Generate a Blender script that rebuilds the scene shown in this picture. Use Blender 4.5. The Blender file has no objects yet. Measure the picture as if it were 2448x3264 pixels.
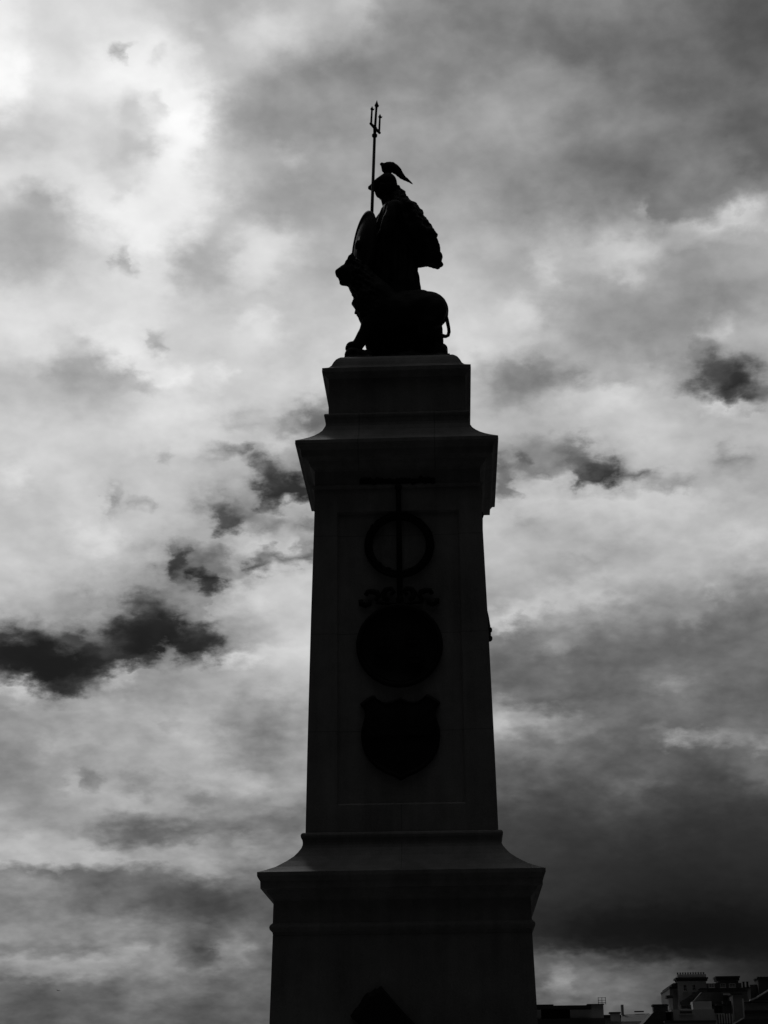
import bpy, bmesh, math, random
import numpy as np
from mathutils import Vector, Matrix, noise
R = math.radians
sc = bpy.context.scene
C = bpy.data.collections.new('scene'); sc.collection.children.link(C)

# ------------------------------------------------------------------ camera
cam_d = bpy.data.cameras.new('camera'); cam = bpy.data.objects.new('camera', cam_d); C.objects.link(cam)
PITCH, YAW, ROLL, FPX = 0.336744, -0.0389075, -0.00990224, 5627.42
fwd = Vector((math.sin(YAW)*math.cos(PITCH), math.cos(YAW)*math.cos(PITCH), math.sin(PITCH)))
rt = Vector((math.cos(YAW), -math.sin(YAW), 0)); up = rt.cross(fwd)
rt2 = rt*math.cos(ROLL)+up*math.sin(ROLL); up2 = up*math.cos(ROLL)-rt*math.sin(ROLL)
CH_X, CH_Y, CH_Z = tuple(rt2), tuple(up2), tuple(fwd)
M = Matrix((rt2, up2, -fwd)).transposed().to_4x4(); M.translation = (0.680879, -23.39797, 1.6)
cam.matrix_world = M
cam_d.sensor_fit = 'VERTICAL'; cam_d.sensor_height = 36; cam_d.lens = 36*FPX/3264
cam_d.clip_start = .1; cam_d.clip_end = 8000
sc.camera = cam
sc.render.resolution_x = 768; sc.render.resolution_y = 1024

# ------------------------------------------------------------------ sky, sun, exposure
sc.view_settings.view_transform = 'Standard'; sc.view_settings.look = 'None'
sc.view_settings.exposure = 0; sc.view_settings.gamma = 1
SUN_AZ, SUN_EL = R(-17), R(44)          # behind the memorial, high on the left, veiled by cloud
sun_d = bpy.data.lights.new('sun', 'SUN'); sun = bpy.data.objects.new('sun', sun_d); C.objects.link(sun)
sun_d.energy = 0.5; sun_d.angle = R(12); sun_d.color = (1, 1, 1)
sv = Vector((math.sin(SUN_AZ)*math.cos(SUN_EL), math.cos(SUN_AZ)*math.cos(SUN_EL), math.sin(SUN_EL)))
sun.rotation_euler = sv.to_track_quat('Z', 'Y').to_euler(); sun.location = (-20, 60, 60)

# the clouds, charted on the plane tangent to the celestial sphere at elevation 19.3, azimuth -2.2 degrees
# (units: 1/5627 radian, x right, y up). Coarse brightness every 136 units, first row at the top:
CLOUD_GRID = [
    [243,213,223,213,193,175,180,185,175,160,140,118,125,135,140,130,108,100,98],
    [236,213,206,233,233,180,200,185,165,135,125,122,120,120,115,118,108,100,92],
    [252,223,233,243,240,195,165,140,135,135,130,140,148,140,125,115,110,108,112],
    [178,186,208,208,246,195,150,145,155,165,158,152,148,140,130,118,125,115,105],
    [223,218,223,193,240,205,180,160,170,160,155,150,140,130,122,118,118,125,100],
    [185,175,242,250,242,200,155,160,165,170,170,165,145,145,150,150,122,118,160],
    [172,172,198,215,222,165,212,185,165,180,185,178,175,185,192,185,160,165,170],
    [225,215,220,220,215,190,180,185,190,200,200,190,180,165,155,150,155,145,160],
    [215,225,185,235,205,205,215,185,200,210,215,205,210,190,165,150,150,175,180],
    [180,180,170,190,230,200,205,200,205,190,185,175,150,165,190,185,180,165,160],
    [205,210,205,215,215,205,195,185,150,170,175,185,185,190,200,200,195,195,185],
    [200,205,200,190,195,190,185,170,160,160,160,160,160,170,165,185,180,175,165],
    [190,190,200,190,195,180,170,185,190,190,195,198,190,185,190,195,190,175,185],
    [205,195,200,190,180,185,200,185,185,190,190,185,180,175,170,175,180,185,178],
    [195,190,175,165,175,185,195,195,195,180,170,172,178,182,170,150,145,135,115],
    [185,185,185,185,175,175,180,200,200,170,140,130,115,132,112,100,98,105,110],
    [200,198,195,192,182,182,190,195,180,150,110,105,102,95,100,115,118,102,105],
    [150,150,185,175,160,180,140,145,170,160,158,150,148,135,115,97,100,112,110],
    [130,148,165,165,168,165,135,160,165,130,112,108,104,100,98,95,82,90,108],
    [158,150,165,172,160,148,148,130,120,95,85,82,70,66,70,74,60,55,58],
    [181,179,174,169,139,134,149,142,130,80,70,65,60,57,52,48,47,48,48],
    [114,119,109,104,97,89,101,90,85,65,58,55,52,50,46,40,35,36,38],
    [143,139,129,113,93,97,109,88,80,60,50,46,42,36,25,22,21,22,23],
    [101,95,109,115,127,113,109,86,80,80,90,98,102,104,106,90,66,48,38],
    [93,91,93,101,93,91,95,84,78,80,84,92,98,104,106,80,52,40,34],
]
# single clouds and gaps: (x, y, half width, half height, tilt in degrees, brightness, hard edge)
CLOUDS = [
    (-1209, 1403, 59, 81, 0, 252, 0), (-633, 1233, 52, 111, -10, 250, 0), (-825, 945, 81, 44, -35, 243, 0), (-766, 857, 41, 37, 0, 240, 0),
    (-810, 1277, 52, 44, 0, 197, 0), (-788, 1159, 44, 37, 0, 187, 0), (-829, 1469, 14, 13, 0, 165, 0), (-703, 1458, 14, 11, 0, 212, 0),
    (-718, 1292, 9, 31, 30, 185, 0), (-375, 1550, 81, 37, 0, 210, 0), (-95, 1609, 44, 37, 0, 193, 0), (-73, 1403, 162, 44, 0, 132, 0),
    (-353, 1277, 96, 66, 0, 145, 0), (-309, 1130, 44, 26, -30, 187, 0), (-375, 849, 81, 52, 0, 213, 0), (-1113, 997, 52, 33, -20, 164, 0),
    (-1150, 894, 111, 52, 0, 166, 0), (-840, 1019, 37, 30, 0, 205, 0), (-707, 990, 89, 74, 0, 232, 0), (295, 1580, 96, 44, 0, 116, 0),
    (1173, 1440, 66, 66, 0, 92, 0), (509, 1373, 111, 37, 0, 150, 0), (354, 1263, 111, 44, 0, 163, 0), (1180, 1233, 74, 44, 0, 100, 0),
    (723, 1100, 133, 81, 0, 119, 0), (1202, 1115, 37, 44, 0, 98, 0), (877, 975, 52, 55, 0, 122, 0), (981, 967, 59, 44, 0, 125, 0),
    (1150, 945, 89, 33, 15, 207, 0), (1018, 905, 111, 24, 10, 193, 0), (822, 953, 16, 26, 0, 170, 0), (737, 831, 89, 22, 0, 200, 0),
    (516, 997, 111, 37, 0, 135, 0), (-412, 786, 66, 66, 0, 218, 0), (-596, 779, 66, 55, 0, 162, 0), (-862, 797, 20, 17, 0, 140, 0),
    (-825, 764, 22, 11, 0, 165, 0), (-840, 520, 148, 33, -33, 236, 0), (-714, 546, 28, 16, -20, 148, 0), (-980, 447, 74, 30, 0, 162, 0),
    (-825, 428, 111, 21, -12, 170, 0), (-663, 432, 44, 30, 0, 238, 0), (-530, 450, 37, 22, 0, 230, 0), (-397, 605, 59, 37, 0, 222, 0),
    (-235, 266, 89, 30, 0, 112, 0), (-202, 306, 44, 44, 0, 100, 0), (-309, 262, 11, 15, 0, 115, 0), (-456, 292, 52, 22, 0, 168, 0),
    (-338, 225, 59, 22, 0, 205, 0), (-515, 181, 48, 13, 10, 122, 0), (-467, 188, 15, 12, 0, 112, 0), (-700, 159, 21, 16, 0, 160, 0),
    (-390, 151, 33, 18, -35, 82, 0), (-346, 111, 37, 28, -30, 72, 0), (-309, 63, 74, 31, 0, 58, 1), (-353, 44, 33, 24, 0, 58, 1),
    (-257, 67, 30, 26, 0, 60, 1), (-438, 140, 11, 9, 0, 105, 0), (-552, 37, 37, 16, 0, 132, 0), (-526, 5, 26, 12, 0, 72, 0),
    (-855, 33, 13, 30, 0, 148, 0), (-788, 37, 22, 10, 0, 150, 0), (-1172, 122, 44, 41, -20, 222, 0), (-309, 8, 66, 12, 10, 208, 0),
    (509, 771, 37, 37, 0, 208, 0), (767, 793, 59, 44, 0, 205, 0), (1032, 653, 74, 44, 0, 140, 0), (664, 594, 133, 66, 0, 146, 0),
    (413, 631, 74, 37, 0, 210, 0), (250, 543, 59, 37, 0, 212, 0), (472, 436, 92, 37, 0, 118, 0), (420, 402, 66, 37, 0, 138, 0),
    (627, 439, 30, 13, 0, 143, 0), (737, 417, 59, 15, -10, 163, 0), (1069, 576, 37, 26, 0, 195, 0), (1003, 520, 22, 16, 0, 118, 0),
    (877, 498, 37, 16, 0, 145, 0), (929, 476, 44, 15, -10, 140, 0), (1099, 424, 74, 44, 0, 78, 1), (1099, 402, 70, 33, -5, 52, 1),
    (1047, 458, 33, 33, 0, 75, 0), (1010, 391, 44, 18, 0, 112, 0), (1158, 377, 59, 18, 0, 75, 0), (1217, 380, 44, 21, 0, 112, 0),
    (1069, 336, 111, 21, -10, 212, 0), (700, 358, 96, 30, 0, 208, 0), (435, 163, 24, 24, 0, 88, 0), (376, 151, 18, 24, 0, 108, 0),
    (619, 181, 31, 35, 0, 82, 0), (560, 177, 44, 28, 0, 108, 0), (516, 207, 74, 37, 0, 142, 0), (509, 137, 59, 16, 0, 115, 0),
    (664, 129, 44, 21, 0, 74, 0), (704, 116, 30, 18, 0, 52, 1), (635, 100, 22, 13, 0, 70, 1), (796, 116, 63, 15, -5, 100, 0),
    (951, 84, 31, 10, 0, 115, 0), (877, 87, 81, 10, 0, 148, 0), (365, 67, 18, 22, 30, 70, 1), (737, 41, 354, 30, 0, 203, 0),
    (527, 104, 52, 15, 15, 192, 0), (1128, 166, 44, 22, 0, 140, 0), (-914, -88, 59, 44, 0, 220, 0), (-412, -88, 96, 28, 0, 212, 0),
    (-500, -25, 35, 26, -30, 62, 1), (-449, -14, 59, 21, 0, 118, 0), (-242, -59, 31, 11, 10, 78, 0), (-353, -55, 59, 19, 0, 122, 0),
    (-286, -147, 81, 18, 5, 105, 0), (-405, -173, 55, 18, 25, 82, 0), (-235, -136, 22, 19, 0, 88, 0), (-611, -184, 70, 46, -10, 96, 0),
    (-666, -162, 22, 35, 0, 66, 1), (-571, -221, 37, 22, -30, 48, 1), (-574, -129, 44, 19, 0, 112, 0), (-515, -162, 30, 25, 0, 122, 0),
    (-590, -295, 18, 18, 0, 132, 0), (-707, -265, 37, 13, 0, 142, 0), (-785, -265, 35, 18, 0, 132, 0), (-766, -295, 48, 31, -10, 96, 0),
    (-777, -383, 96, 63, 0, 43, 1), (-796, -442, 81, 28, 0, 46, 1), (-722, -413, 59, 37, 0, 43, 1), (-714, -361, 30, 33, 0, 50, 1),
    (-655, -424, 44, 18, 0, 43, 1), (-600, -413, 48, 41, 0, 52, 1), (-582, -446, 30, 18, 0, 45, 1), (-512, -433, 37, 16, 0, 130, 0),
    (-869, -479, 44, 19, 10, 60, 1), (-891, -442, 44, 35, 0, 80, 0), (-1164, -450, 162, 60, 0, 41, 1), (-1024, -483, 140, 58, -5, 41, 1),
    (-1054, -538, 59, 41, 0, 41, 1), (-965, -549, 19, 18, 0, 55, 1), (-980, -387, 35, 13, 0, 70, 1), (-1002, -414, 37, 10, -10, 125, 0),
    (-1046, -272, 89, 10, 0, 166, 0), (-914, -269, 52, 10, -10, 145, 0), (-678, -682, 25, 18, -20, 86, 0), (-737, -682, 15, 10, 0, 130, 0),
    (-630, -693, 18, 10, 0, 150, 0), (-427, -715, 81, 59, 0, 112, 0), (-441, -641, 74, 44, 0, 145, 0), (-678, -597, 59, 33, 0, 150, 0),
    (-1113, -664, 133, 37, 0, 148, 0), (-696, -451, 21, 13, 0, 218, 0), (-825, -520, 52, 19, 10, 214, 0), (-1157, -568, 66, 19, -10, 212, 0),
    (-412, -464, 140, 19, 8, 212, 0), (-375, -265, 111, 37, 10, 206, 0), (-973, -789, 52, 25, 0, 140, 0), (-1039, -752, 41, 30, 0, 172, 0),
    (442, -44, 44, 21, 0, 165, 0), (1158, -66, 59, 35, 0, 203, 0), (619, -258, 118, 31, 10, 195, 0), (619, -166, 111, 21, 10, 155, 0),
    (782, -110, 44, 35, 0, 166, 0), (413, -324, 96, 25, 20, 204, 0), (361, -368, 30, 19, 0, 195, 0), (1055, -236, 44, 12, -40, 172, 0),
    (457, -413, 81, 21, -10, 118, 0), (560, -427, 44, 15, 0, 145, 0), (907, -545, 59, 19, 0, 140, 0), (988, -332, 44, 25, 10, 148, 0),
    (361, -664, 37, 41, 0, 185, 0), (479, -656, 111, 25, -10, 164, 0), (922, -711, 48, 12, -15, 165, 0), (1032, -715, 111, 12, 0, 142, 0),
    (1195, -734, 44, 12, -10, 152, 0), (590, -604, 111, 21, 0, 90, 0), (516, -726, 148, 15, 0, 112, 0), (996, -800, 59, 19, 0, 84, 0),
    (383, -545, 44, 21, 0, 94, 0), (-980, -860, 22, 37, 0, 178, 0), (-921, -856, 22, 22, 0, 108, 0), (-766, -860, 52, 33, 0, 130, 0),
    (-486, -860, 148, 28, -10, 180, 0), (-582, -911, 52, 21, -20, 130, 0), (-810, -926, 89, 27, -20, 178, 0), (-766, -956, 30, 18, 0, 175, 0),
    (-611, -963, 44, 12, 0, 170, 0), (-810, -1018, 96, 41, 0, 97, 0), (-663, -1022, 162, 31, 0, 98, 0), (-766, -1055, 89, 25, 0, 100, 0),
    (-515, -1015, 74, 19, 0, 106, 0), (-309, -993, 89, 34, 0, 105, 0), (-914, -1088, 44, 16, 0, 185, 0), (-810, -1105, 96, 13, -5, 180, 0),
    (-567, -1059, 24, 28, 0, 152, 0), (-589, -1140, 96, 34, -20, 168, 0), (-441, -1074, 59, 21, -30, 163, 0), (-1142, -1074, 140, 30, 0, 192, 0),
    (-1076, -1151, 148, 16, 0, 96, 0), (-869, -1170, 111, 25, 0, 93, 0), (-559, -1229, 140, 41, 0, 80, 0), (-537, -1269, 59, 31, 0, 70, 0),
    (-1002, -1321, 214, 24, 0, 145, 0), (-1157, -1199, 89, 13, -10, 142, 0), (-803, -1325, 44, 15, 5, 138, 0), (-1091, -1385, 140, 7, -3, 82, 0),
    (-973, -1397, 52, 7, 0, 70, 0), (-1164, -1428, 89, 25, 0, 162, 0), (-1076, -1415, 66, 19, 0, 162, 0), (-995, -1439, 59, 25, 0, 145, 0),
    (-810, -1398, 55, 10, 15, 162, 0), (-862, -1424, 66, 16, 20, 152, 0), (-707, -1413, 26, 25, 0, 152, 0), (-714, -1450, 44, 19, 0, 152, 0),
    (-567, -1398, 37, 27, 0, 64, 0), (-619, -1443, 21, 19, 0, 98, 0), (-478, -1398, 38, 24, -20, 146, 0), (-523, -1454, 63, 13, 20, 135, 0),
    (-748, -1376, 19, 41, -20, 80, 0), (-1039, -1520, 148, 10, 0, 72, 0), (-1076, -1570, 111, 7, 0, 88, 0), (-596, -1590, 111, 10, 0, 60, 0),
    (398, -875, 52, 44, 0, 104, 0), (804, -860, 63, 27, 0, 108, 0), (1180, -827, 59, 15, 0, 108, 0), (996, -1347, 221, 52, 0, 20, 0),
    (737, -1347, 89, 35, 0, 24, 0), (634, -1415, 52, 10, 0, 86, 0), (560, -1428, 89, 7, 0, 80, 0), (516, -1498, 74, 31, 0, 100, 0),
    (697, -1516, 25, 27, 0, 130, 0), (686, -1561, 19, 22, 0, 124, 0), (782, -1524, 44, 41, 0, 102, 0), (634, -1535, 35, 28, 0, 56, 0),
    (870, -1527, 44, 34, 0, 74, 0), (826, -1584, 59, 12, 0, 94, 0),
    (-1000, -1335, 300, 30, 0, 142, 0), (-1050, -1390, 220, 9, 2, 86, 0), (-1120, -1432, 140, 32, 0, 162, 0),
    (-900, -1440, 150, 28, 4, 154, 0), (-800, -1405, 60, 16, 18, 156, 0), (-715, -1420, 30, 34, 0, 138, 0), (-480, -1400, 40, 26, 20, 142, 0),
    (-1130, -1100, 150, 24, 0, 178, 0), (-640, -1105, 120, 22, -8, 164, 0), (-640, -700, 150, 26, -10, 182, 0), (-760, -560, 60, 30, 0, 140, 0),
    (520, -1440, 330, 24, -2, 96, 0), (620, -1505, 260, 52, 0, 116, 0), (480, -1500, 40, 30, 0, 84, 0), (570, -1490, 26, 30, 0, 150, 0),
]
AZ0, AZ1, EL0, EL1, NCOL, NROW = R(-19.0), R(14.5), 0.0, R(38.0), 112, 114
def cloud_rows():
    G = np.array(CLOUD_GRID, float)
    A, E = np.meshgrid(np.linspace(AZ0, AZ1, NCOL), np.linspace(EL0, EL1, NROW))
    d = np.stack([np.sin(A)*np.cos(E), np.cos(A)*np.cos(E), np.sin(E)], -1)
    z = d @ np.array(CH_Z); X = 5627.42*(d @ np.array(CH_X))/z; Y = 5627.42*(d @ np.array(CH_Y))/z
    X = np.clip(X, -1284, 1284); Y = np.clip(Y, -1692, 1692)
    gx = np.clip((X+1224)/136, 0, 18); gy = np.clip((1632-Y)/136, 0, 24)
    ix = np.minimum(gx.astype(int), 17); iy = np.minimum(gy.astype(int), 23)
    def wt(t):
        cr = [(-t+2*t**2-t**3)/2, (2-5*t**2+3*t**3)/2, (t+4*t**2-3*t**3)/2, (-t**2+t**3)/2]
        bs = [(1-t)**3/6, (3*t**3-6*t**2+4)/6, (-3*t**3+3*t**2+3*t+1)/6, t**3/6]
        return [.5*a+.5*b for a, b in zip(cr, bs)]
    wx, wy = wt(gx-ix), wt(gy-iy); B = 0
    for a in range(4):
        for b in range(4):
            B = B+wx[b]*wy[a]*G[np.clip(iy+a-1, 0, 24), np.clip(ix+b-1, 0, 18)]
    for cx, cy, rx, ry, tilt, val, hard in CLOUDS:
        a = R(tilt); ex, ey = X-cx, Y-cy
        if hard: rx, ry = rx*1.1+4, ry*1.1+4
        r2 = ((ex*math.cos(a)+ey*math.sin(a))/rx)**2+((-ex*math.sin(a)+ey*math.cos(a))/ry)**2
        if hard: B = B-(B-105).clip(0)*.22*np.exp(-.5*r2/3.2)      # thin veil round a gap
        wgt = .96*np.exp(-.45*r2**2) if hard else .92*np.exp(-.55*r2**1.05)
        B = B*(1-wgt)+wgt*(val-9*hard)
    return np.clip(B, 0, 255)/255

class NT:
    def __init__(s, nt): s.nt = nt; s.nt.nodes.clear()
    def n(s, t, **k):
        x = s.nt.nodes.new(t)
        for a, b in k.items(): setattr(x, a, b)
        return x
    def put(s, node, i, v):
        if isinstance(v, bpy.types.NodeSocket): s.nt.links.new(v, node.inputs[i])
        else: node.inputs[i].default_value = v
    def m(s, op, a, b=0.0, c=None, clamp=False):
        x = s.n('ShaderNodeMath', operation=op); x.use_clamp = clamp
        s.put(x, 0, a); s.put(x, 1, b)
        if c is not None: s.put(x, 2, c)
        return x.outputs[0]
    def v(s, op, a, b=(0, 0, 0)):
        x = s.n('ShaderNodeVectorMath', operation=op); s.put(x, 0, a)
        if op not in ('ABSOLUTE', 'NORMALIZE', 'LENGTH'): s.put(x, 1, b)
        return x.outputs['Value'] if op in ('DOT_PRODUCT', 'LENGTH') else x.outputs['Vector']
    def mixf(s, f, a, b):
        return s.m('ADD', a, s.m('MULTIPLY', f, s.m('SUBTRACT', b, a)))
    def comb(s, x, y, z):
        c = s.n('ShaderNodeCombineXYZ'); s.put(c, 0, x); s.put(c, 1, y); s.put(c, 2, z); return c.outputs[0]
    def noise(s, vec, scale, detail=5, rough=.5, color=False, lac=2.0):
        x = s.n('ShaderNodeTexNoise'); s.put(x, 'Vector', vec); s.put(x, 'Scale', scale); s.put(x, 'Detail', detail); s.put(x, 'Roughness', rough); s.put(x, 'Lacunarity', lac)
        return x.outputs['Color'] if color else x.outputs[0]
    def smooth(s, x, a, b):
        r = s.n('ShaderNodeMapRange', interpolation_type='SMOOTHSTEP'); s.put(r, 0, x); s.put(r, 1, a); s.put(r, 2, b); return r.outputs[0]

w = bpy.data.worlds.new('World'); sc.world = w; w.use_nodes = True
T = NT(w.node_tree)
tc = T.n('ShaderNodeTexCoord'); D = T.v('NORMALIZE', tc.outputs['Generated'])
sp = T.n('ShaderNodeSeparateXYZ'); T.put(sp, 0, D); dx, dy, dz = sp.outputs
zc = T.m('ADD', T.m('MAXIMUM', dz, 0.0), .42)
plane = T.comb(T.m('DIVIDE', dx, zc), T.m('DIVIDE', dy, zc), 0.37)       # the cloud deck seen in perspective
az = T.m('ARCTAN2', dx, dy); el = T.m('ARCSINE', dz)
w1 = T.v('SUBTRACT', T.noise(plane, 9, 3, .5, True), (.5, .5, .5))
w2 = T.v('SUBTRACT', T.noise(plane, 56, 6, .55, True), (.5, .5, .5))
s1 = T.n('ShaderNodeSeparateXYZ'); T.put(s1, 0, w1); s2 = T.n('ShaderNodeSeparateXYZ'); T.put(s2, 0, w2)
low = T.mixf(T.smooth(dz, .03, .34), .42, 1.0)                              # billows shrink towards the horizon
azw = T.m('MULTIPLY_ADD', low, T.m('ADD', T.m('MULTIPLY', s1.outputs[0], R(1.0)), T.m('MULTIPLY', s2.outputs[0], R(1.9))), az)
elw = T.m('MULTIPLY_ADD', low, T.m('ADD', T.m('MULTIPLY', s1.outputs[1], R(0.6)), T.m('MULTIPLY', s2.outputs[1], R(1.35))), el)
u = T.m('DIVIDE', T.m('SUBTRACT', azw, AZ0), AZ1-AZ0, clamp=True)
v = T.m('DIVIDE', T.m('SUBTRACT', elw, EL0), EL1-EL0, clamp=True)
rows = [[float(x) for x in r_] for r_ in cloud_rows()]
nr, ncol = len(rows), len(rows[0])
rc = T.m('MULTIPLY', v, nr-1); rc3 = T.comb(rc, rc, rc); uv3 = T.comb(u, u, u)
acc = None
for k in range(0, nr, 3):
    cn = T.n('ShaderNodeRGBCurve'); mp = cn.mapping
    for ch in range(3):
        row = rows[min(k+ch, nr-1)]; cv = mp.curves[ch]
        cv.points[0].location = (0, row[0]); cv.points[1].location = (1, row[-1])
        for i in range(1, ncol-1): cv.points.new(i/(ncol-1), row[i])
    mp.update()
    T.put(cn, 'Color', uv3)
    d = T.v('MAXIMUM', T.v('SUBTRACT', (1, 1, 1), T.v('ABSOLUTE', T.v('SUBTRACT', rc3, (k, k+1, k+2)))), (0, 0, 0))
    t = T.v('DOT_PRODUCT', d, cn.outputs['Color'])
    acc = t if acc is None else T.m('ADD', acc, t)
# beyond the mapped part: broken cloud ahead, unseen sky behind the viewer darkened to dim the front faces
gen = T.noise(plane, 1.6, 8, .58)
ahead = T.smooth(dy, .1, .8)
high = T.m('MULTIPLY', T.smooth(dz, .68, .94), .46)                        # unseen overhead sky brightened to light the sloping ledges
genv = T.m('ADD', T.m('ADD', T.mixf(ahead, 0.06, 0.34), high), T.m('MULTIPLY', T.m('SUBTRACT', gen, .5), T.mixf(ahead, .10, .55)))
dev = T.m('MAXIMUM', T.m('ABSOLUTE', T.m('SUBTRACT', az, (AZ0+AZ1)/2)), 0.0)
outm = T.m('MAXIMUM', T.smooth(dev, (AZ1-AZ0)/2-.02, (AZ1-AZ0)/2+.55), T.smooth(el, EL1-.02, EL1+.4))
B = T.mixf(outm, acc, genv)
fine = T.m('SUBTRACT', T.noise(plane, 38, 6, .55), .5)
mid = T.m('SUBTRACT', T.noise(plane, 17, 5, .52), .505)
amp = T.m('MULTIPLY', T.m('MULTIPLY', T.smooth(B, .10, .55), T.m('SUBTRACT', 1.25, B)), 1.0)
B = T.m('ADD', B, T.m('MULTIPLY', amp, T.m('ADD', T.m('MULTIPLY', fine, .26), T.m('MULTIPLY', mid, .32))))
B = T.m('MINIMUM', T.m('MAXIMUM', B, 0.02), 1.0)
lin = T.m('POWER', B, 2.25)
below = T.smooth(dz, -.03, 0.0)
sky = T.n('ShaderNodeTexSky', sky_type='NISHITA'); sky.sun_disc = False; sky.sun_elevation = SUN_EL; sky.sun_rotation = SUN_AZ
sr = T.n('ShaderNodeSeparateColor'); T.put(sr, 0, sky.outputs[0])
clear = T.m('MULTIPLY', sr.outputs[0], .004)                              # blue sky through a deep red filter: nearly black
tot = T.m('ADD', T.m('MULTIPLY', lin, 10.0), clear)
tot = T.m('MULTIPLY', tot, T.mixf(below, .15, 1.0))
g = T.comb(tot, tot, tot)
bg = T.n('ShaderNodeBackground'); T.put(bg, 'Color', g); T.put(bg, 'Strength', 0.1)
wo = T.n('ShaderNodeOutputWorld'); T.nt.links.new(bg.outputs[0], wo.inputs[0])
try:
    w.cycles.sampling_method = 'MANUAL'; w.cycles.sample_map_resolution = 512
except Exception: pass

# ------------------------------------------------------------------ materials
def material(name, base, rough=.8, grain=.3, gscale=45, stain=.6, joints_z=(), joints_v=(), metallic=0, bump=.3, bscale=90, vaxis='xy', jw=.006, stripes=None):
    m = bpy.data.materials.new(name); m.use_nodes = True; t = NT(m.node_tree)
    co = t.n('ShaderNodeTexCoord').outputs['Object']
    n1 = t.noise(co, gscale, 4, .7); n2 = t.noise(co, 1.3, 6, .6)
    stc = t.n('ShaderNodeMapping'); t.put(stc, 0, co); stc.inputs['Scale'].default_value = (5, 5, .5)
    n3 = t.noise(stc.outputs[0], 1.0, 5, .6)
    f = t.m('ADD', t.m('MULTIPLY', t.m('SUBTRACT', n1, .5), grain*2), t.m('ADD', t.m('MULTIPLY', t.m('SUBTRACT', n2, .5), stain*2), t.m('MULTIPLY', t.m('SUBTRACT', n3, .5), stain*1.5)))
    val = t.m('MULTIPLY', t.m('ADD', 1.0, f), base)
    s = t.n('ShaderNodeSeparateXYZ'); t.put(s, 0, co)
    h = t.m('MULTIPLY', n1, 1.0)
    jm = None
    for z in joints_z:
        a = t.m('LESS_THAN', t.m('ABSOLUTE', t.m('SUBTRACT', s.outputs[2], z)), jw); jm = a if jm is None else t.m('MAXIMUM', jm, a)
    for (x, z0, z1) in joints_v:
        a = t.m('LESS_THAN', t.m('MINIMUM', t.m('ABSOLUTE', t.m('SUBTRACT', s.outputs[0], x)), t.m('ABSOLUTE', t.m('SUBTRACT', s.outputs[1], x))), jw)
        b = t.m('LESS_THAN', t.m('ABSOLUTE', t.m('SUBTRACT', s.outputs[2], (z0+z1)/2)), (z1-z0)/2)
        a = t.m('MULTIPLY', a, b); jm = a if jm is None else t.m('MAXIMUM', jm, a)
    if stripes:
        a = t.m('LESS_THAN', t.m('FRACT', t.m('MULTIPLY', s.outputs[2], 1/stripes)), .12); jm = a if jm is None else t.m('MAXIMUM', jm, a)
    if jm is not None:
        val = t.m('MULTIPLY', val, t.m('SUBTRACT', 1.0, t.m('MULTIPLY', jm, .3))); h = t.m('SUBTRACT', h, t.m('MULTIPLY', jm, 3))
    val = t.m('MAXIMUM', val, .003)
    bs = t.n('ShaderNodeBsdfPrincipled'); t.put(bs, 'Base Color', t.comb(val, val, val)); bs.inputs['Roughness'].default_value = rough; bs.inputs['Metallic'].default_value = metallic
    bs.inputs['Specular IOR Level'].default_value = .12 if 'bronze' in name else .3
    bp = t.n('ShaderNodeBump'); t.put(bp, 'Height', h); bp.inputs['Strength'].default_value = bump; bp.inputs['Distance'].default_value = .01
    t.nt.links.new(bp.outputs[0], bs.inputs['Normal'])
    o = t.n('ShaderNodeOutputMaterial'); t.nt.links.new(bs.outputs[0], o.inputs[0])
    return m

GR = .20
granite_shaft = material('granite_shaft', GR, joints_z=(9.08, 7.72, 6.42), joints_v=((0, 5.12, 5.47),))
granite_up = material('granite_upper', GR, joints_v=((-.52, 10.0, 10.9), (.51, 10.0, 10.9)), jw=.009)
granite_low = material('granite_lower', GR, joints_v=((0, 4.6, 5.0),))
granite_plinth = material('granite_plinth', GR*.9, joints_z=(1.9,))
granite = material('granite', GR)
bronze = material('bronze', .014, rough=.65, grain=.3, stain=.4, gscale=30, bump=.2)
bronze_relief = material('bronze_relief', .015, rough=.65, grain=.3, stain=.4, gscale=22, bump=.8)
stucco = material('stucco', .62, grain=.08, stain=.2)
stucco_pale = material('stucco_pale', .75, grain=.05, stain=.12)
brick = material('brick', .3, grain=.3, stain=.3)
brick_dark = material('dark_brick', .13, grain=.3, stain=.3)
slate = material('slate', .12, grain=.2, stain=.3, stripes=.3)
slate_dark = material('dark_slate', .08, grain=.2, stain=.3, stripes=.3)
tar = material('tar', .06)
clay = material('clay_pot', .05)
metal = material('painted_metal', .12, rough=.5)
white_paint = material('white_paint', .75, grain=.03, stain=.05)
glass = material('window_glass', .02, rough=.15, grain=0, stain=0, bump=0)
grass_m = material('grass_ground', .06, grain=.5, gscale=8, stain=.3, bump=1)
paving = material('paving', .10, grain=.2, stain=.3)
asphalt = material('asphalt', .05, grain=.3, stain=.2)
feather = material('feathers', .1)

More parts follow.
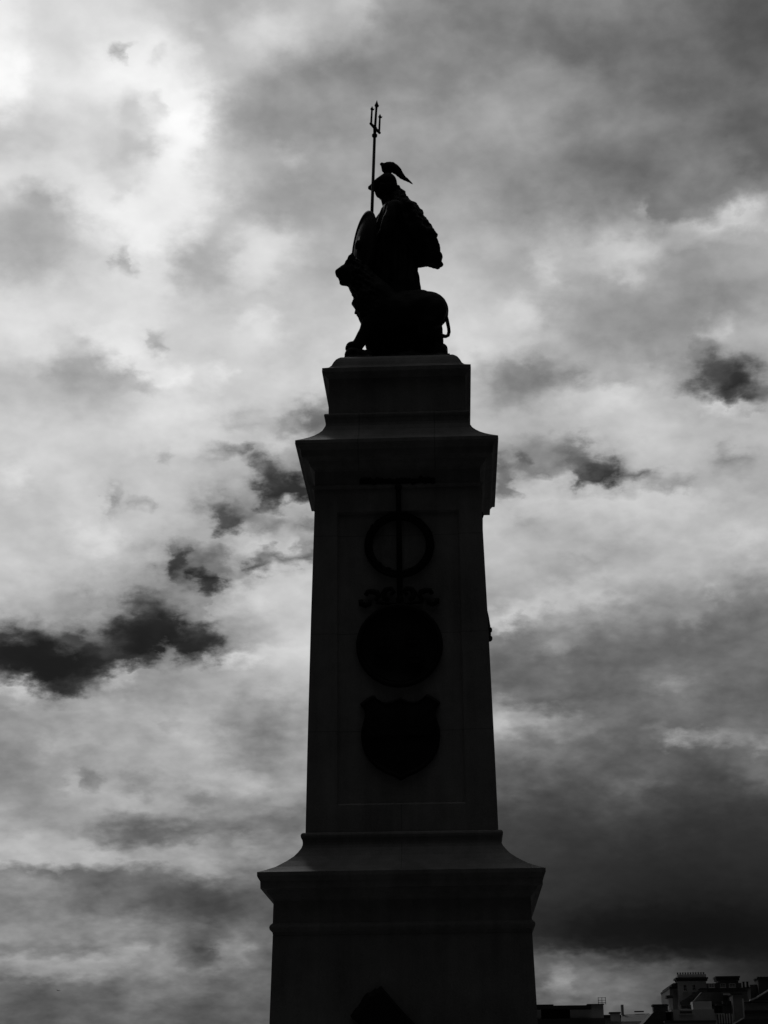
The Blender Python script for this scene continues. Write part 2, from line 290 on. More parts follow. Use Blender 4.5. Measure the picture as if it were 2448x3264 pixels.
# ------------------------------------------------------------------ helpers
def link(name, me, mat, parent=None, smooth=False):
    o = bpy.data.objects.new(name, me); C.objects.link(o)
    if mat: me.materials.append(mat)
    if parent: o.parent = parent
    if smooth:
        for p in me.polygons: p.use_smooth = True
    return o
def obj(name, bm, mat, parent=None, smooth=False):
    bmesh.ops.recalc_face_normals(bm, faces=bm.faces)
    me = bpy.data.meshes.new(name); bm.to_mesh(me); bm.free(); return link(name, me, mat, parent, smooth)
def tag(o, label=None, cat=None, group=None, kind=None):
    for k, x in (('label', label), ('category', cat), ('group', group), ('kind', kind)):
        if x: o[k] = x
    return o
def empty(name, loc, label, cat, group=None):
    o = bpy.data.objects.new(name, None); C.objects.link(o); o.location = loc; o.empty_display_size = .3
    return tag(o, label, cat, group)
def copy_tree(o, parent=None):
    c = o.copy(); C.objects.link(c)
    if parent: c.parent = parent
    for ch in list(o.children): copy_tree(ch, c)
    return c
def box(bm, x0, x1, y0, y1, z0, z1):
    vs = [bm.verts.new(p) for p in ((x0,y0,z0),(x1,y0,z0),(x1,y1,z0),(x0,y1,z0),(x0,y0,z1),(x1,y0,z1),(x1,y1,z1),(x0,y1,z1))]
    for f in ((3,2,1,0),(4,5,6,7),(0,1,5,4),(1,2,6,5),(2,3,7,6),(3,0,4,7)): bm.faces.new([vs[i] for i in f])
def tube(bm, pts, seg=12, caps=True, flat=None):
    """pts: (x,y,z,r) with round or elliptical rings"""
    rings = []; n = len(pts); P = [Vector(p[:3]) for p in pts]
    prev = None
    for i in range(n):
        t = (P[min(i+1, n-1)]-P[max(i-1, 0)])
        t = t.normalized() if t.length > 1e-6 else Vector((0, 0, 1))
        a = Vector((0, 1, 0)) if abs(t.y) < .95 else Vector((1, 0, 0))
        b = t.cross(a).normalized(); a = b.cross(t).normalized()
        r = pts[i][3]; ra = pts[i][4] if len(pts[i]) > 4 else r
        rings.append([bm.verts.new(P[i]+a*ra*math.cos(2*math.pi*k/seg)+b*r*math.sin(2*math.pi*k/seg)) for k in range(seg)])
    for i in range(n-1):
        for k in range(seg):
            bm.faces.new((rings[i][k], rings[i][(k+1) % seg], rings[i+1][(k+1) % seg], rings[i+1][k]))
    if caps: bm.faces.new(rings[0][::-1]); bm.faces.new(rings[-1])
def ball(bm, c, r, seg=16):
    rx, ry, rz = (r, r, r) if not hasattr(r, '__len__') else r
    d = bmesh.ops.create_uvsphere(bm, u_segments=seg, v_segments=seg//2+2, radius=1)
    for v_ in d['verts']: v_.co = Vector((c[0]+v_.co.x*rx, c[1]+v_.co.y*ry, c[2]+v_.co.z*rz))
def capsule(bm, pts, seg=14):
    """closed tapered limb with rounded ends"""
    for p in (pts[0], pts[-1]): ball(bm, p[:3], (p[3], p[4] if len(p) > 4 else p[3], p[3]), seg)
    tube(bm, pts, seg)
def prism(bm, poly, y0, y1):
    a = [bm.verts.new((x, y0, z)) for x, z in poly]; b = [bm.verts.new((x, y1, z)) for x, z in poly]
    bm.faces.new(a); bm.faces.new(b[::-1]); n = len(poly)
    for i in range(n): bm.faces.new((a[i], b[i], b[(i+1) % n], a[(i+1) % n]))
def remesh(bm, voxel, smooth_it=3, disp=None):
    """one continuous surface from overlapping volumes"""
    bmesh.ops.recalc_face_normals(bm, faces=bm.faces)
    me = bpy.data.meshes.new('tmp'); bm.to_mesh(me); bm.free()
    o = bpy.data.objects.new('tmp', me); C.objects.link(o)
    md = o.modifiers.new('r', 'REMESH'); md.mode = 'VOXEL'; md.voxel_size = voxel
    sm = o.modifiers.new('s', 'SMOOTH'); sm.iterations = smooth_it; sm.factor = .5
    dg = bpy.context.evaluated_depsgraph_get(); dg.update()
    ne = bpy.data.meshes.new_from_object(o.evaluated_get(dg))
    bpy.data.objects.remove(o); bpy.data.meshes.remove(me)
    if disp:
        nv = [v_.normal.copy() for v_ in ne.vertices]
        for v_, n_ in zip(ne.vertices, nv): v_.co += n_*disp(v_.co)
    return ne
def square_loft(bm, prof, cap_top=True, cap_bottom=True):
    rings = []
    for a, z in prof:
        rings.append([bm.verts.new((sx*a, sy*a, z)) for sx, sy in ((-1, -1), (1, -1), (1, 1), (-1, 1))])
    for i in range(len(rings)-1):
        for k in range(4): bm.faces.new((rings[i][k], rings[i][(k+1) % 4], rings[i+1][(k+1) % 4], rings[i+1][k]))
    if cap_top: bm.faces.new(rings[0])
    if cap_bottom: bm.faces.new(rings[-1][::-1])
    return rings

# ------------------------------------------------------------------ ground
bm = bmesh.new(); N = 48
cs = [bm.verts.new((3000*math.cos(2*math.pi*i/N), 3000*math.sin(2*math.pi*i/N), 0)) for i in range(N)]; bm.faces.new(cs)
tag(obj('grass_ground', bm, grass_m), kind='structure')
bm = bmesh.new()
inner = [bm.verts.new((10*math.cos(2*math.pi*i/N), 10*math.sin(2*math.pi*i/N), .004)) for i in range(N)]; bm.faces.new(inner)
box(bm, -2.5, 2.5, -60, -9.8, -.5, .006)
tag(obj('path', bm, paving), kind='structure')
bm = bmesh.new(); box(bm, -400, 400, 150, 160, -.5, .008)
tag(obj('road', bm, asphalt), kind='structure')
bm = bmesh.new(); box(bm, -400, 400, 160, 196, -.5, .12)
tag(obj('pavement', bm, paving), kind='structure')

# ------------------------------------------------------------------ memorial
mem = empty('memorial', (0, 0, 0), 'tall tapering dark granite pedestal with bronze wreath, medallion and shield', 'monument')
def part(name, prof, mat, parent=mem):
    bm = bmesh.new(); square_loft(bm, prof); return obj(name, bm, mat, parent)
z = 0
for a, h in ((4.2, .22), (3.7, .22), (3.2, .22), (2.7, .3)):
    part('step', [(a-.02, z+h), (a, z+h-.02), (a, z)], granite); z += h
part('base_course', [(1.72, 1.55), (1.75, 1.5), (2.0, 1.42), (2.05, 1.38), (2.05, .96)], granite)
part('plinth', [(1.57, 3.838), (1.596, 2.8), (1.70, 1.55)], granite_plinth)
def torus_prof(a, zt, zb, r, n=5):
    zc_ = (zt+zb)/2; h = (zt-zb)/2
    return [(a+r*math.sin(math.pi*(i+.5)/n), zc_+h*math.cos(math.pi*(i+.5)/n)) for i in range(n)]
part('lower_cornice', [(1.205, 5.128), (1.24, 5.126), (1.258, 5.112), (1.266, 5.09), (1.262, 5.062), (1.246, 5.035), (1.24, 5.0),
    (1.243, 4.97), (1.258, 4.93), (1.294, 4.878), (1.34, 4.822), (1.42, 4.755), (1.545, 4.668), (1.66, 4.614), (1.752, 4.578),
    (1.752, 4.532), (1.742, 4.51), (1.716, 4.47), (1.713, 4.385), (1.65, 4.375), (1.63, 4.33), (1.60, 4.30), (1.575, 4.27), (1.566, 4.25), (1.572, 3.985), (1.58, 3.98)]
    + torus_prof(1.575, 3.975, 3.885, .036) + [(1.575, 3.88), (1.568, 3.84)], granite_low)
# shaft with a sunk panel on each face
def shaft_a(z_):
    pts = [(5.128, 1.209), (6.1, 1.194), (6.92, 1.178), (7.93, 1.157), (9.2, 1.125), (9.735, 1.114)]
    for (z0, a0), (z1, a1) in zip(pts, pts[1:]):
        if z_ <= z1: return a0+(a1-a0)*(z_-z0)/(z1-z0)
    return pts[-1][1]
bm = bmesh.new()
PX0, PZ0, PZ1, DEP, BV = .815, 5.47, 9.415, .035, .025
zs = [5.128, PZ0, 6.1, 6.92, 7.93, 9.2, PZ1, 9.735]
for q_ in range(4):
    rot = Matrix.Rotation(q_*math.pi/2, 3, 'Z')
    def V(x, d, z_): return bm.verts.new(rot @ Vector((x, -d, z_)))
    L = [V(-shaft_a(z_), shaft_a(z_), z_) for z_ in zs]; Rr = [V(shaft_a(z_), shaft_a(z_), z_) for z_ in zs]
    l = [V(-PX0, shaft_a(z_), z_) for z_ in zs]; r = [V(PX0, shaft_a(z_), z_) for z_ in zs]
    for i in range(len(zs)-1):
        bm.faces.new((L[i], l[i], l[i+1], L[i+1])); bm.faces.new((r[i], Rr[i], Rr[i+1], r[i+1]))
    bm.faces.new((l[0], r[0], r[1], l[1])); bm.faces.new((l[-2], r[-2], r[-1], l[-1]))
    pz = zs[1:-1]; pz2 = [min(max(z_, PZ0+BV), PZ1-BV) for z_ in pz]
    il = [V(-PX0+BV, shaft_a(z_)-DEP, z_) for z_ in pz2]; ir = [V(PX0-BV, shaft_a(z_)-DEP, z_) for z_ in pz2]
    for i in range(len(pz)-1):
        bm.faces.new((l[i+1], il[i], il[i+1], l[i+2])); bm.faces.new((ir[i], r[i+1], r[i+2], ir[i+1])); bm.faces.new((il[i], ir[i], ir[i+1], il[i+1]))
    bm.faces.new((l[1], r[1], ir[0], il[0])); bm.faces.new((il[-1], ir[-1], r[-2], l[-2]))
bmesh.ops.remove_doubles(bm, verts=bm.verts, dist=1e-4)
obj('shaft', bm, granite_shaft, mem)
part('upper_cornice', [(.95, 10.903), (.985, 10.9), (1.0, 10.888), (1.003, 10.87), (.998, 10.845), (.984, 10.82), (.978, 10.76), (.985, 10.72), (.999, 10.69), (1.024, 10.638), (1.068, 10.585),
    (1.127, 10.528), (1.187, 10.481), (1.263, 10.43), (1.363, 10.372), (1.366, 10.325), (1.36, 10.31), (1.325, 10.298), (1.292, 10.25), (1.284, 10.16), (1.24, 10.15), (1.195, 10.128), (1.18, 10.08),
    (1.165, 10.055), (1.13, 10.03), (1.118, 10.0), (1.115, 9.80), (1.14, 9.797), (1.149, 9.785), (1.149, 9.755), (1.14, 9.742), (1.115, 9.738)], granite_up)
part('pedestal_block', [(.94, 11.43), (.945, 10.905)], granite)
part('cap', [(.76, 11.84), (.785, 11.835), (.815, 11.81), (.848, 11.775), (.880, 11.72), (.908, 11.655), (.94, 11.617), (.968, 11.6), (1.028, 11.57), (1.03, 11.51), (1.015, 11.49), (.985, 11.475), (.96, 11.45), (.95, 11.432)], granite)

# bronze ornament, one set on each face of the shaft
def relief(name, bm_, mat, parent, smooth=True): return obj(name, bm_, mat, parent, smooth)
ZT = lambda z_: shaft_a(z_)-DEP
def torus(bm, cx, cy, cz, Rr_, r_, seg=40, s2=10, sq=1.0, wob=0):
    vs = []
    for i in range(seg):
        t = 2*math.pi*i/seg; k = r_*(1+wob*math.sin(t*20))
        vs.append([bm.verts.new((cx+(Rr_+k*math.cos(p))*math.cos(t), cy+sq*k*math.sin(p), cz+(Rr_+k*math.cos(p))*math.sin(t)*.985)) for p in [2*math.pi*j/s2 for j in range(s2)]])
    for i in range(seg):
        for j in range(s2): bm.faces.new((vs[i][j], vs[(i+1) % seg][j], vs[(i+1) % seg][(j+1) % s2], vs[i][(j+1) % s2]))
def disc(bm, cx, cy, cz, prof, seg=56):
    """prof: (radius, height above the stone)"""
    rings = [[bm.verts.new((cx+r_*math.cos(2*math.pi*k/seg), cy-h, cz+r_*math.sin(2*math.pi*k/seg))) for k in range(seg)] for r_, h in prof]
    for a, b in zip(rings, rings[1:]):
        for k in range(seg): bm.faces.new((a[k], a[(k+1) % seg], b[(k+1) % seg], b[k]))
    bm.faces.new(rings[-1])
def ornament_set(face):
    out = []
    # wreath of leaves
    bm = bmesh.new(); y = -ZT(8.94)-.02
    torus(bm, 0.012, y, 8.935, .41, .055, 48, 10, .8)
    rnd = random.Random(3)
    for i in range(92):
        t = 2*math.pi*i/92; off = rnd.uniform(-.04, .04); c = Vector((.012+(.41+off)*math.cos(t), y-.035, 8.935+(.41+off)*math.sin(t)*.985))
        d = Vector((-math.sin(t), 0, math.cos(t)))*(1 if math.sin(t/2) > -2 else 1)+Vector((math.cos(t), 0, math.sin(t)))*rnd.uniform(-.5, .5)
        d.normalize(); s = d.cross(Vector((0, 1, 0)))
        vs = [bm.verts.new(c-d*.05), bm.verts.new(c+s*.02+Vector((0, -.015, 0))), bm.verts.new(c+d*.05), bm.verts.new(c-s*.02+Vector((0, -.015, 0)))]; bm.faces.new(vs)
    out.append(relief('wreath', bm, bronze, mem, False))
    # mast rising from the crown through the wreath
    bm = bmesh.new(); tube(bm, [(0.012, -ZT(8.2)-.035, 8.15, .04), (0.012, -ZT(9.0)-.035, 9.0, .037), (.012, -ZT(9.3)-.06, 9.45, .035), (.012, -1.17, 9.72, .035)], 10)
    ball(bm, (.012, -1.18, 9.73), .05)
    out.append(relief('mast', bm, bronze, mem))
    # leafy spar above the necking
    bm = bmesh.new(); rnd = random.Random(5)
    tube(bm, [(-.49, -1.145, 9.84, .022), (0, -1.15, 9.825, .03), (.5, -1.145, 9.84, .022)], 8)
    for i in range(19):
        x = -.48+i*.053
        ball(bm, (x, -1.15, 9.825+rnd.uniform(-.01, .03)), (.035, .03, .028+rnd.uniform(0, .022)), 8)
    out.append(relief('garland', bm, bronze, mem))
    # naval crown: band, sails and scrolls
    bm = bmesh.new(); y = -ZT(8.15)-.03
    tube(bm, [(-.30, y, 8.135, .018), (0, y-.02, 8.105, .02), (.32, y, 8.135, .018)], 8)
    for s in (-1, 1):
        for pts in ([(-.309, 8.16), (-.263, 8.224), (-.29, 8.27), (-.35, 8.285), (-.41, 8.289), (-.436, 8.24)], [(-.378, 8.168), (-.39, 8.12), (-.44, 8.105), (-.497, 8.125), (-.50, 8.175)], [(-.13, 8.16), (-.19, 8.20), (-.203, 8.258), (-.168, 8.305), (-.10, 8.325), (-.065, 8.27), (-.11, 8.235)]):
            tube(bm, [(x*-s, y-.01*(i % 2), z_, (.024, .034, .04, .038, .034, .028, .02)[i], .022) for i, (x, z_) in enumerate(pts)], 8)
    ball(bm, (0.01, y, 8.17), (.05, .05, .08), 10)
    out.append(relief('naval_crown', bm, bronze, mem))
    # medallion with a raised rim
    y0 = -ZT(7.55)
    bm = bmesh.new(); disc(bm, 0, y0, 7.545, [(.52, 0), (.52, .05), (.46, .05), (.455, .035), (.30, .05), (.15, .07), (.05, .075)])
    md = relief('medallion', bm, bronze_relief, mem)
    bm = bmesh.new(); torus(bm, 0, y0-.05, 7.545, .53, .035, 56, 8)
    for v_ in bm.verts: v_.co.z = 7.545+(v_.co.z-7.545)/.985
    relief('rim', bm, bronze, md)
    # relief of ships in a sea on the medallion
    bm = bmesh.new()
    for cx, cz, k in ((-.18, 7.50, 1.0), (.16, 7.62, .7), (.2, 7.36, .8)):
        prism(bm, [(cx-.13*k, cz-.02*k), (cx-.09*k, cz-.08*k), (cx+.09*k, cz-.08*k), (cx+.14*k, cz), (cx+.06*k, cz-.02*k)], y0-.095, y0-.03)
        for mx in (-.05, .04): prism(bm, [(cx+mx*k-.035*k, cz+.02*k), (cx+mx*k+.035*k, cz+.02*k), (cx+mx*k+.02*k, cz+.15*k), (cx+mx*k-.02*k, cz+.15*k)], y0-.1, y0-.03)
    relief('ship_relief', bm, bronze, md, False)
    out.append(md)
    # shield of arms
    half = [(0, 6.845), (.05, 6.825), (.10, 6.80), (.18, 6.79), (.24, 6.80), (.30, 6.84), (.345, 6.885), (.40, 6.86), (.46, 6.82), (.515, 6.775), (.50, 6.745), (.465, 6.70), (.455, 6.62), (.475, 6.52), (.50, 6.44), (.505, 6.34), (.49, 6.22), (.455, 6.12), (.40, 6.03), (.31, 5.94), (.20, 5.87), (.10, 5.83), (0, 5.775)]
    poly = [(-x, z_) for x, z_ in half[::-1]][:-1]+half[:-1]
    yb = -ZT(6.3)
    bm = bmesh.new()
    n = len(poly); cz = 6.35
    def ring(k, d): return [bm.verts.new((x*k, yb-d-(6.3-z_)*.018, cz+(z_-cz)*k)) for x, z_ in poly]
    rg = [ring(1, 0), ring(1, .05), ring(.95, .07), ring(.9, .055), ring(.5, .08)]
    for a, b in zip(rg, rg[1:]):
        for i in range(n): bm.faces.new((a[i], a[(i+1) % n], b[(i+1) % n], b[i]))
    bm.faces.new(rg[-1])
    sh = relief('shield_of_arms', bm, bronze_relief, mem, False)
    bm = bmesh.new()
    prism(bm, [(-.05, 6.0), (.05, 6.0), (.05, 6.75), (-.05, 6.75)], yb-.1, yb-.06); prism(bm, [(-.42, 6.34), (.42, 6.34), (.42, 6.44), (-.42, 6.44)], yb-.105, yb-.06)
    relief('cross', bm, bronze, sh, False)
    out.append(sh)
    # tilted trophy of flags and drum against the plinth
    yt = -1.585
    bm = bmesh.new()
    def P2(x, z_): return (x, z_)
    poly = [(-.258, 3.225), (-.30, 3.19), (-.33, 3.195), (-.385, 3.15), (-.42, 3.15), (-.47, 3.10), (-.50, 3.04), (-.535, 2.99), (-.56, 2.97), (-.625, 2.885), (-.60, 2.85), (-.50, 2.77), (-.30, 2.62), (-.05, 2.42), (.22, 2.50), (.33, 2.62), (.14, 2.785), (-.05, 2.985)]
    n = len(poly)
    a = [bm.verts.new((x, yt+.03, z_)) for x, z_ in poly]; b = [bm.verts.new((x, yt-.09, z_)) for x, z_ in poly]; c = [bm.verts.new((-.14+(x+.14)*.85, yt-.13, 2.83+(z_-2.83)*.85)) for x, z_ in poly]
    for A_, B_ in ((a, b), (b, c)):
        for i in range(n): bm.faces.new((A_[i], A_[(i+1) % n], B_[(i+1) % n], B_[i]))
    bm.faces.new(c)
    tr = relief('trophy', bm, bronze_relief, mem, False)
    bm = bmesh.new(); tube(bm, [(-.55, yt-.1, 2.25, .03), (-.1, yt-.16, 2.75, .03), (.3, yt-.1, 2.2, .03)], 8); tube(bm, [(.35, yt-.12, 2.75, .02), (-.3, yt-.15, 2.2, .025)], 8)
    relief('crossed_staves', bm, bronze, tr, False)
    out.append(tr)
    return out
first = ornament_set(0)
def flatten(o):                      # the other faces carry the same pieces in lower relief
    o.data = o.data.copy()
    for v_ in o.data.vertices:
        y0 = -ZT(v_.co.z) if v_.co.z < 9.41 else -shaft_a(v_.co.z); v_.co.y = y0+(v_.co.y-y0)*.45
    for ch in o.children: flatten(ch)
for q_ in (1, 2, 3):
    for o in first:
        if o.name.startswith('trophy') and q_ != 2: continue
        c = copy_tree(o, mem); c.rotation_euler.z = q_*math.pi/2
        if not o.name.startswith('trophy'): flatten(c)
for s in (1, -1):                    # small scrolled bracket on each side face
    bm = bmesh.new()
    capsule(bm, [(1.11*s, .0, 8.33, .07, .09), (1.15*s, .0, 8.22, .05, .10), (1.165*s, 0, 8.10, .05, .10), (1.17*s, 0, 7.98, .05, .08)], 12); ball(bm, (1.195*s, 0, 8.05), (.045, .09, .04), 10); ball(bm, (1.195*s, 0, 7.93), (.045, .09, .04), 10)
    obj('bracket', bm, bronze, mem, True)

# ------------------------------------------------------------------ bronze group on top
st = empty('statue', (0, 0, 11.84), 'bronze figure in crested helmet with trident and shield, lion at its side', 'statue')
OZ = -11.84
def shift(me):
    for v_ in me.vertices: v_.co.z += OZ
    return me
def lnoise(c, s, a): return noise.noise(Vector(c)*s)*a
def loft(bm, secs, seg=28, fold=0, nf=9, seed=0):
    """secs: (z, x0, x1, yc, hy)"""
    rings = []
    for z_, x0, x1, yc, hy in secs:
        cx, hx = (x0+x1)/2, (x1-x0)/2; ring = []
        for k in range(seg):
            t = 2*math.pi*k/seg; f = 1+fold*math.sin(nf*t+seed+z_*1.3)
            ring.append(bm.verts.new((cx+hx*f*math.cos(t), yc+hy*f*math.sin(t), z_)))
        rings.append(ring)
    for a, b in zip(rings, rings[1:]):
        for k in range(seg): bm.faces.new((a[k], a[(k+1) % seg], b[(k+1) % seg], b[k]))
    bm.faces.new(rings[0]); bm.faces.new(rings[-1][::-1])
YW = .12
# figure: gown, torso, neck, head, arms as one surface
bm = bmesh.new()
loft(bm, [(11.86, -.30, .44, YW, .36), (12.2, -.30, .42, YW, .34), (12.7, -.30, .385, YW, .32), (13.2, -.44, .345, YW, .30), (13.5, -.46, .315, YW, .29), (13.75, -.44, .27, YW, .26), (14.0, -.42, .20, YW, .23), (14.25, -.38, .22, YW, .26), (14.45, -.28, .22, YW, .33), (14.6, -.235, .18, YW, .34), (14.68, -.20, .12, YW, .24)], 56, .045, 11)
tube(bm, [(-.08, YW, 14.55, .12), (-.13, YW, 14.72, .085), (-.16, YW, 14.86, .085)], 14)
ball(bm, (-.175, YW, 15.03), (.125, .115, .16), 20)                       # skull
tube(bm, [(-.20, YW, 14.95, .10, .09), (-.265, YW, 14.91, .075, .065), (-.30, YW, 14.885, .035, .04)], 10)  # jaw and chin
tube(bm, [(-.285, YW, 15.04, .015), (-.335, YW, 14.975, .022), (-.29, YW, 14.965, .02)], 8)                  # nose
tube(bm, [(-.28, YW-.03, 14.943, .014), (-.318, YW, 14.94, .018), (-.28, YW+.03, 14.943, .014)], 6)          # lips
for s in (-1, 1): ball(bm, (-.275, YW+.045*s, 15.02), (.02, .022, .014), 8); ball(bm, (-.165, YW+.115*s, 15.01), (.03, .015, .045), 8)
# near arm: shoulder to elbow to the hand on the shield; far arm holds the trident
capsule(bm, [(-.02, YW-.30, 14.52, .115), (-.10, YW-.38, 14.28, .095), (-.14, YW-.40, 14.06, .08)])
capsule(bm, [(-.14, YW-.40, 14.06, .08), (-.26, YW-.34, 13.98, .065), (-.40, YW-.24, 13.96, .05)])
capsule(bm, [(-.13, YW+.10, 14.61, .13), (-.24, YW+.10, 14.49, .115), (-.30, YW+.06, 14.41, .095)])
capsule(bm, [(-.30, YW+.06, 14.41, .095), (-.345, YW, 14.36, .075), (-.355, YW-.06, 14.35, .05)])
def hand(bm, c, fwd_, down, side, curl):
    c = Vector(c); f = Vector(fwd_).normalized(); s = Vector(side).normalized(); d = Vector(down).normalized()
    ball(bm, c, (.05, .05, .05), 10)
    for i, L in enumerate((.075, .09, .085, .065)):
        b0 = c+s*(.04-.027*i); p = [b0, b0+f*L*.5, b0+f*L*.75+d*L*curl*.4, b0+f*L*.6+d*L*curl*.85]
        tube(bm, [(*x, r_) for x, r_ in zip(p, (.019, .017, .015, .012))], 6)
    t0 = c+s*.05; tube(bm, [(*t0, .018), (*(t0+d*.045+f*.02), .016), (*(t0+d*.06+f*.06-s*.02), .012)], 6)
hand(bm, (-.375, -.02, 14.35), (-1, 0, .1), (0, -1, 0), (0, 0, 1), 1)
hand(bm, (-.41, YW-.22, 13.96), (-1, .3, 0), (0, 0, -1), (0, -1, 0), .4)
def drape(c):
    if c.z > 14.62: return 0
    k = min(1, max(0, (14.65-c.z)*2))
    return k*(.018*math.sin(c.x*38+math.sin(c.z*3)*2+c.y*25)+lnoise(c, 6, .02))
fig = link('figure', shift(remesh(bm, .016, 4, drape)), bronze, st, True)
# helmet
bm = bmesh.new()
ball(bm, (-.135, YW, 15.10), (.148, .135, .17), 24); ball(bm, (-.125, YW, 15.02), (.14, .13, .15), 24)
tube(bm, [(-.20, YW, 15.10, .13, .125), (-.27, YW, 15.08, .10, .10), (-.33, YW, 15.045, .08, .07), (-.385, YW, 15.03, .055, .03), (-.43, YW, 15.03, .024, .02)], 14)
tube(bm, [(-.09, YW, 15.04, .12, .12), (-.04, YW, 14.96, .09, .10), (-.01, YW, 14.92, .05, .08)], 12)
for s in (-1, 1): tube(bm, [(-.20, YW+.11*s, 15.03, .05, .02), (-.24, YW+.10*s, 14.93, .035, .015), (-.25, YW+.085*s, 14.87, .015, .012)], 8)
helm = link('helmet', shift(remesh(bm, .012, 4)), bronze, fig, True)
# crest plume
bm = bmesh.new()
cl = [(-.222, 15.295, .055, .03), (-.19, 15.30, .085, .04), (-.12, 15.31, .10, .045), (-.06, 15.305, .095, .045), (-.01, 15.275, .078, .042), (.04, 15.215, .062, .038), (.085, 15.15, .046, .032), (.135, 15.105, .034, .026), (.19, 15.065, .024, .018), (.245, 15.015, .010, .01), (.262, 14.997, .003, .003)]
tube(bm, [(x, YW-.02, z_+.05, r_, ry) for x, z_, r_, ry in cl], 14)
tube(bm, [(-.13, YW, 15.18, .055, .03), (-.13, YW, 15.31, .06, .03)], 10)
ball(bm, (-.215, YW-.02, 15.42), (.03, .03, .03), 8)
crest_me = remesh(bm, .011, 2, lambda c: lnoise(c, 14, .004)+.0015*math.sin(c.x*120))
link('crest', shift(crest_me), bronze, helm, True)
# hair and cloak blown back to the right
back = [(15.03, .011), (15.0, .045), (14.95, .108), (14.90, .112), (14.85, .158), (14.80, .168), (14.717, .251), (14.643, .320), (14.56, .382), (14.47, .402), (14.344, .477), (14.224, .524), (14.175, .58), (14.09, .613), (14.04, .605), (13.96, .63), (13.87, .648), (13.80, .664), (13.70, .661), (13.64, .690)]
bm = bmesh.new()
secs = []
for z_, x1 in back:
    x0 = -.1 if z_ > 14.7 else (-.16 + (14.7-z_)*.32)
    hy = .07+min(.27, max(0, 14.95-z_)*.65)-max(0, 14.15-z_)*.42
    dzc = .03+max(0, min(.05, (14.2-z_)*.15))
    x1 -= max(0, min(.02, (13.9-z_)*.1))
    secs.append((z_+dzc, x0, x1, YW+.02, hy))
secs += [(13.70, .44, .63, YW+.02, .08)]
loft(bm, secs, 48, .03, 9, 1)
ball(bm, (.59, YW, 13.70), (.05, .05, .045), 12); ball(bm, (.44, YW, 13.77), (.12, .06, .045), 12); ball(bm, (.33, YW, 13.80), (.07, .08, .05), 12)
for i, (x, z_) in enumerate([(.05, 14.97), (.115, 14.89), (.17, 14.80), (.25, 14.69), (.6, 14.08), (.645, 13.85), (.655, 13.67)]): ball(bm, (x-.03, YW-.02+.03*(i % 2), z_+.03), (.045, .05, .04), 8)
def cloakd(c): return .022*math.sin(c.z*9+c.y*16+c.x*22)*min(1, max(0, (14.9-c.z)*2))+lnoise(c, 9, .03)+lnoise(c, 26, .012)
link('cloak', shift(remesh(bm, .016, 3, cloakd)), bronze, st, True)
# oval shield on the near side
bm = bmesh.new()
Cc = Vector((-.482, -.14, 13.90)); nrm = Vector((-.86, -.5, .06)).normalized(); tx = Vector((.5, -.86, 0)).normalized(); tz = nrm.cross(tx); tz += tx*(.03 if tz.z > 0 else -.03)
if tz.z < 0: tz = -tz
def shield_disc(bm, k0, k1):
    rings = []
    for r_, h in [(1, -.02), (1, .02), (.93, .03), (.88, .015), (.6, .055), (.3, .085), (.14, .095), (.12, .13), (.03, .14)]:
        rings.append([bm.verts.new(Cc+tx*r_*.37*math.cos(2*math.pi*k/48)+tz*r_*.57*math.sin(2*math.pi*k/48)+nrm*h) for k in range(48)])
    for a, b in zip(rings, rings[1:]):
        for k in range(48): bm.faces.new((a[k], a[(k+1) % 48], b[(k+1) % 48], b[k]))
    bm.faces.new(rings[-1]); bm.faces.new(rings[0][::-1])
shield_disc(bm, 0, 1)
for v_ in bm.verts: v_.co.z += OZ
obj('shield', bm, bronze, st, True)
# trident
bm = bmesh.new()
tube(bm, [(-.43, .0, 12.6+OZ, .028), (-.381, .0, 14.15+OZ, .026), (-.317, 0, 15.84+OZ, .023)], 10)
for z_, r_ in ((15.82, .028), (15.85, .044), (15.875, .044), (15.90, .028)): pass
tube(bm, [(-.3175, 0, 15.82+OZ, .02), (-.317, 0, 15.84+OZ, .04), (-.3155, 0, 15.872+OZ, .042), (-.3145, 0, 15.885+OZ, .024), (-.312, 0, 15.93+OZ, .026), (-.309, 0, 16.0+OZ, .03)], 12)
tri = obj('trident', bm, bronze, st, True)
def prong(b0, t0, rad, head):
    bm = bmesh.new(); b0 = Vector(b0); t0 = Vector(t0); d = (t0-b0); L = d.length; n = d.normalized()
    P = lambda s: b0+n*s
    tube(bm, [(*P(0), rad), (*P(L-head*1.6), rad*.9), (*P(L-head*1.25), rad*1.0), (*P(L-head*.95), rad*1.75), (*P(L-head*.5), rad*.9), (*P(L), rad*.12)], 8)
    bq = P(L-head*1.05); tube(bm, [(*bq, rad*.9), (*(bq+Vector((.025, .01, .0))), rad*.6), (*(bq+Vector((.038, .02, .028))), rad*.15)], 6)
    for v_ in bm.verts: v_.co.z += OZ
    return obj('prong', bm, bronze, tri, True)
prong((-.309, 0, 15.98), (-.276, 0, 16.475), .019, .10)
prong((-.362, -.12, 15.985), (-.345, -.12, 16.297), .016, .055)
prong((-.250, .12, 16.01), (-.235, .12, 16.307), .016, .055)
bm = bmesh.new(); capsule(bm, [(-.368, -.135, 15.985+OZ, .021), (-.309, 0, 15.985+OZ, .024), (-.246, .135, 15.985+OZ, .021)], 10)
obj('crossbar', bm, bronze, tri, True)

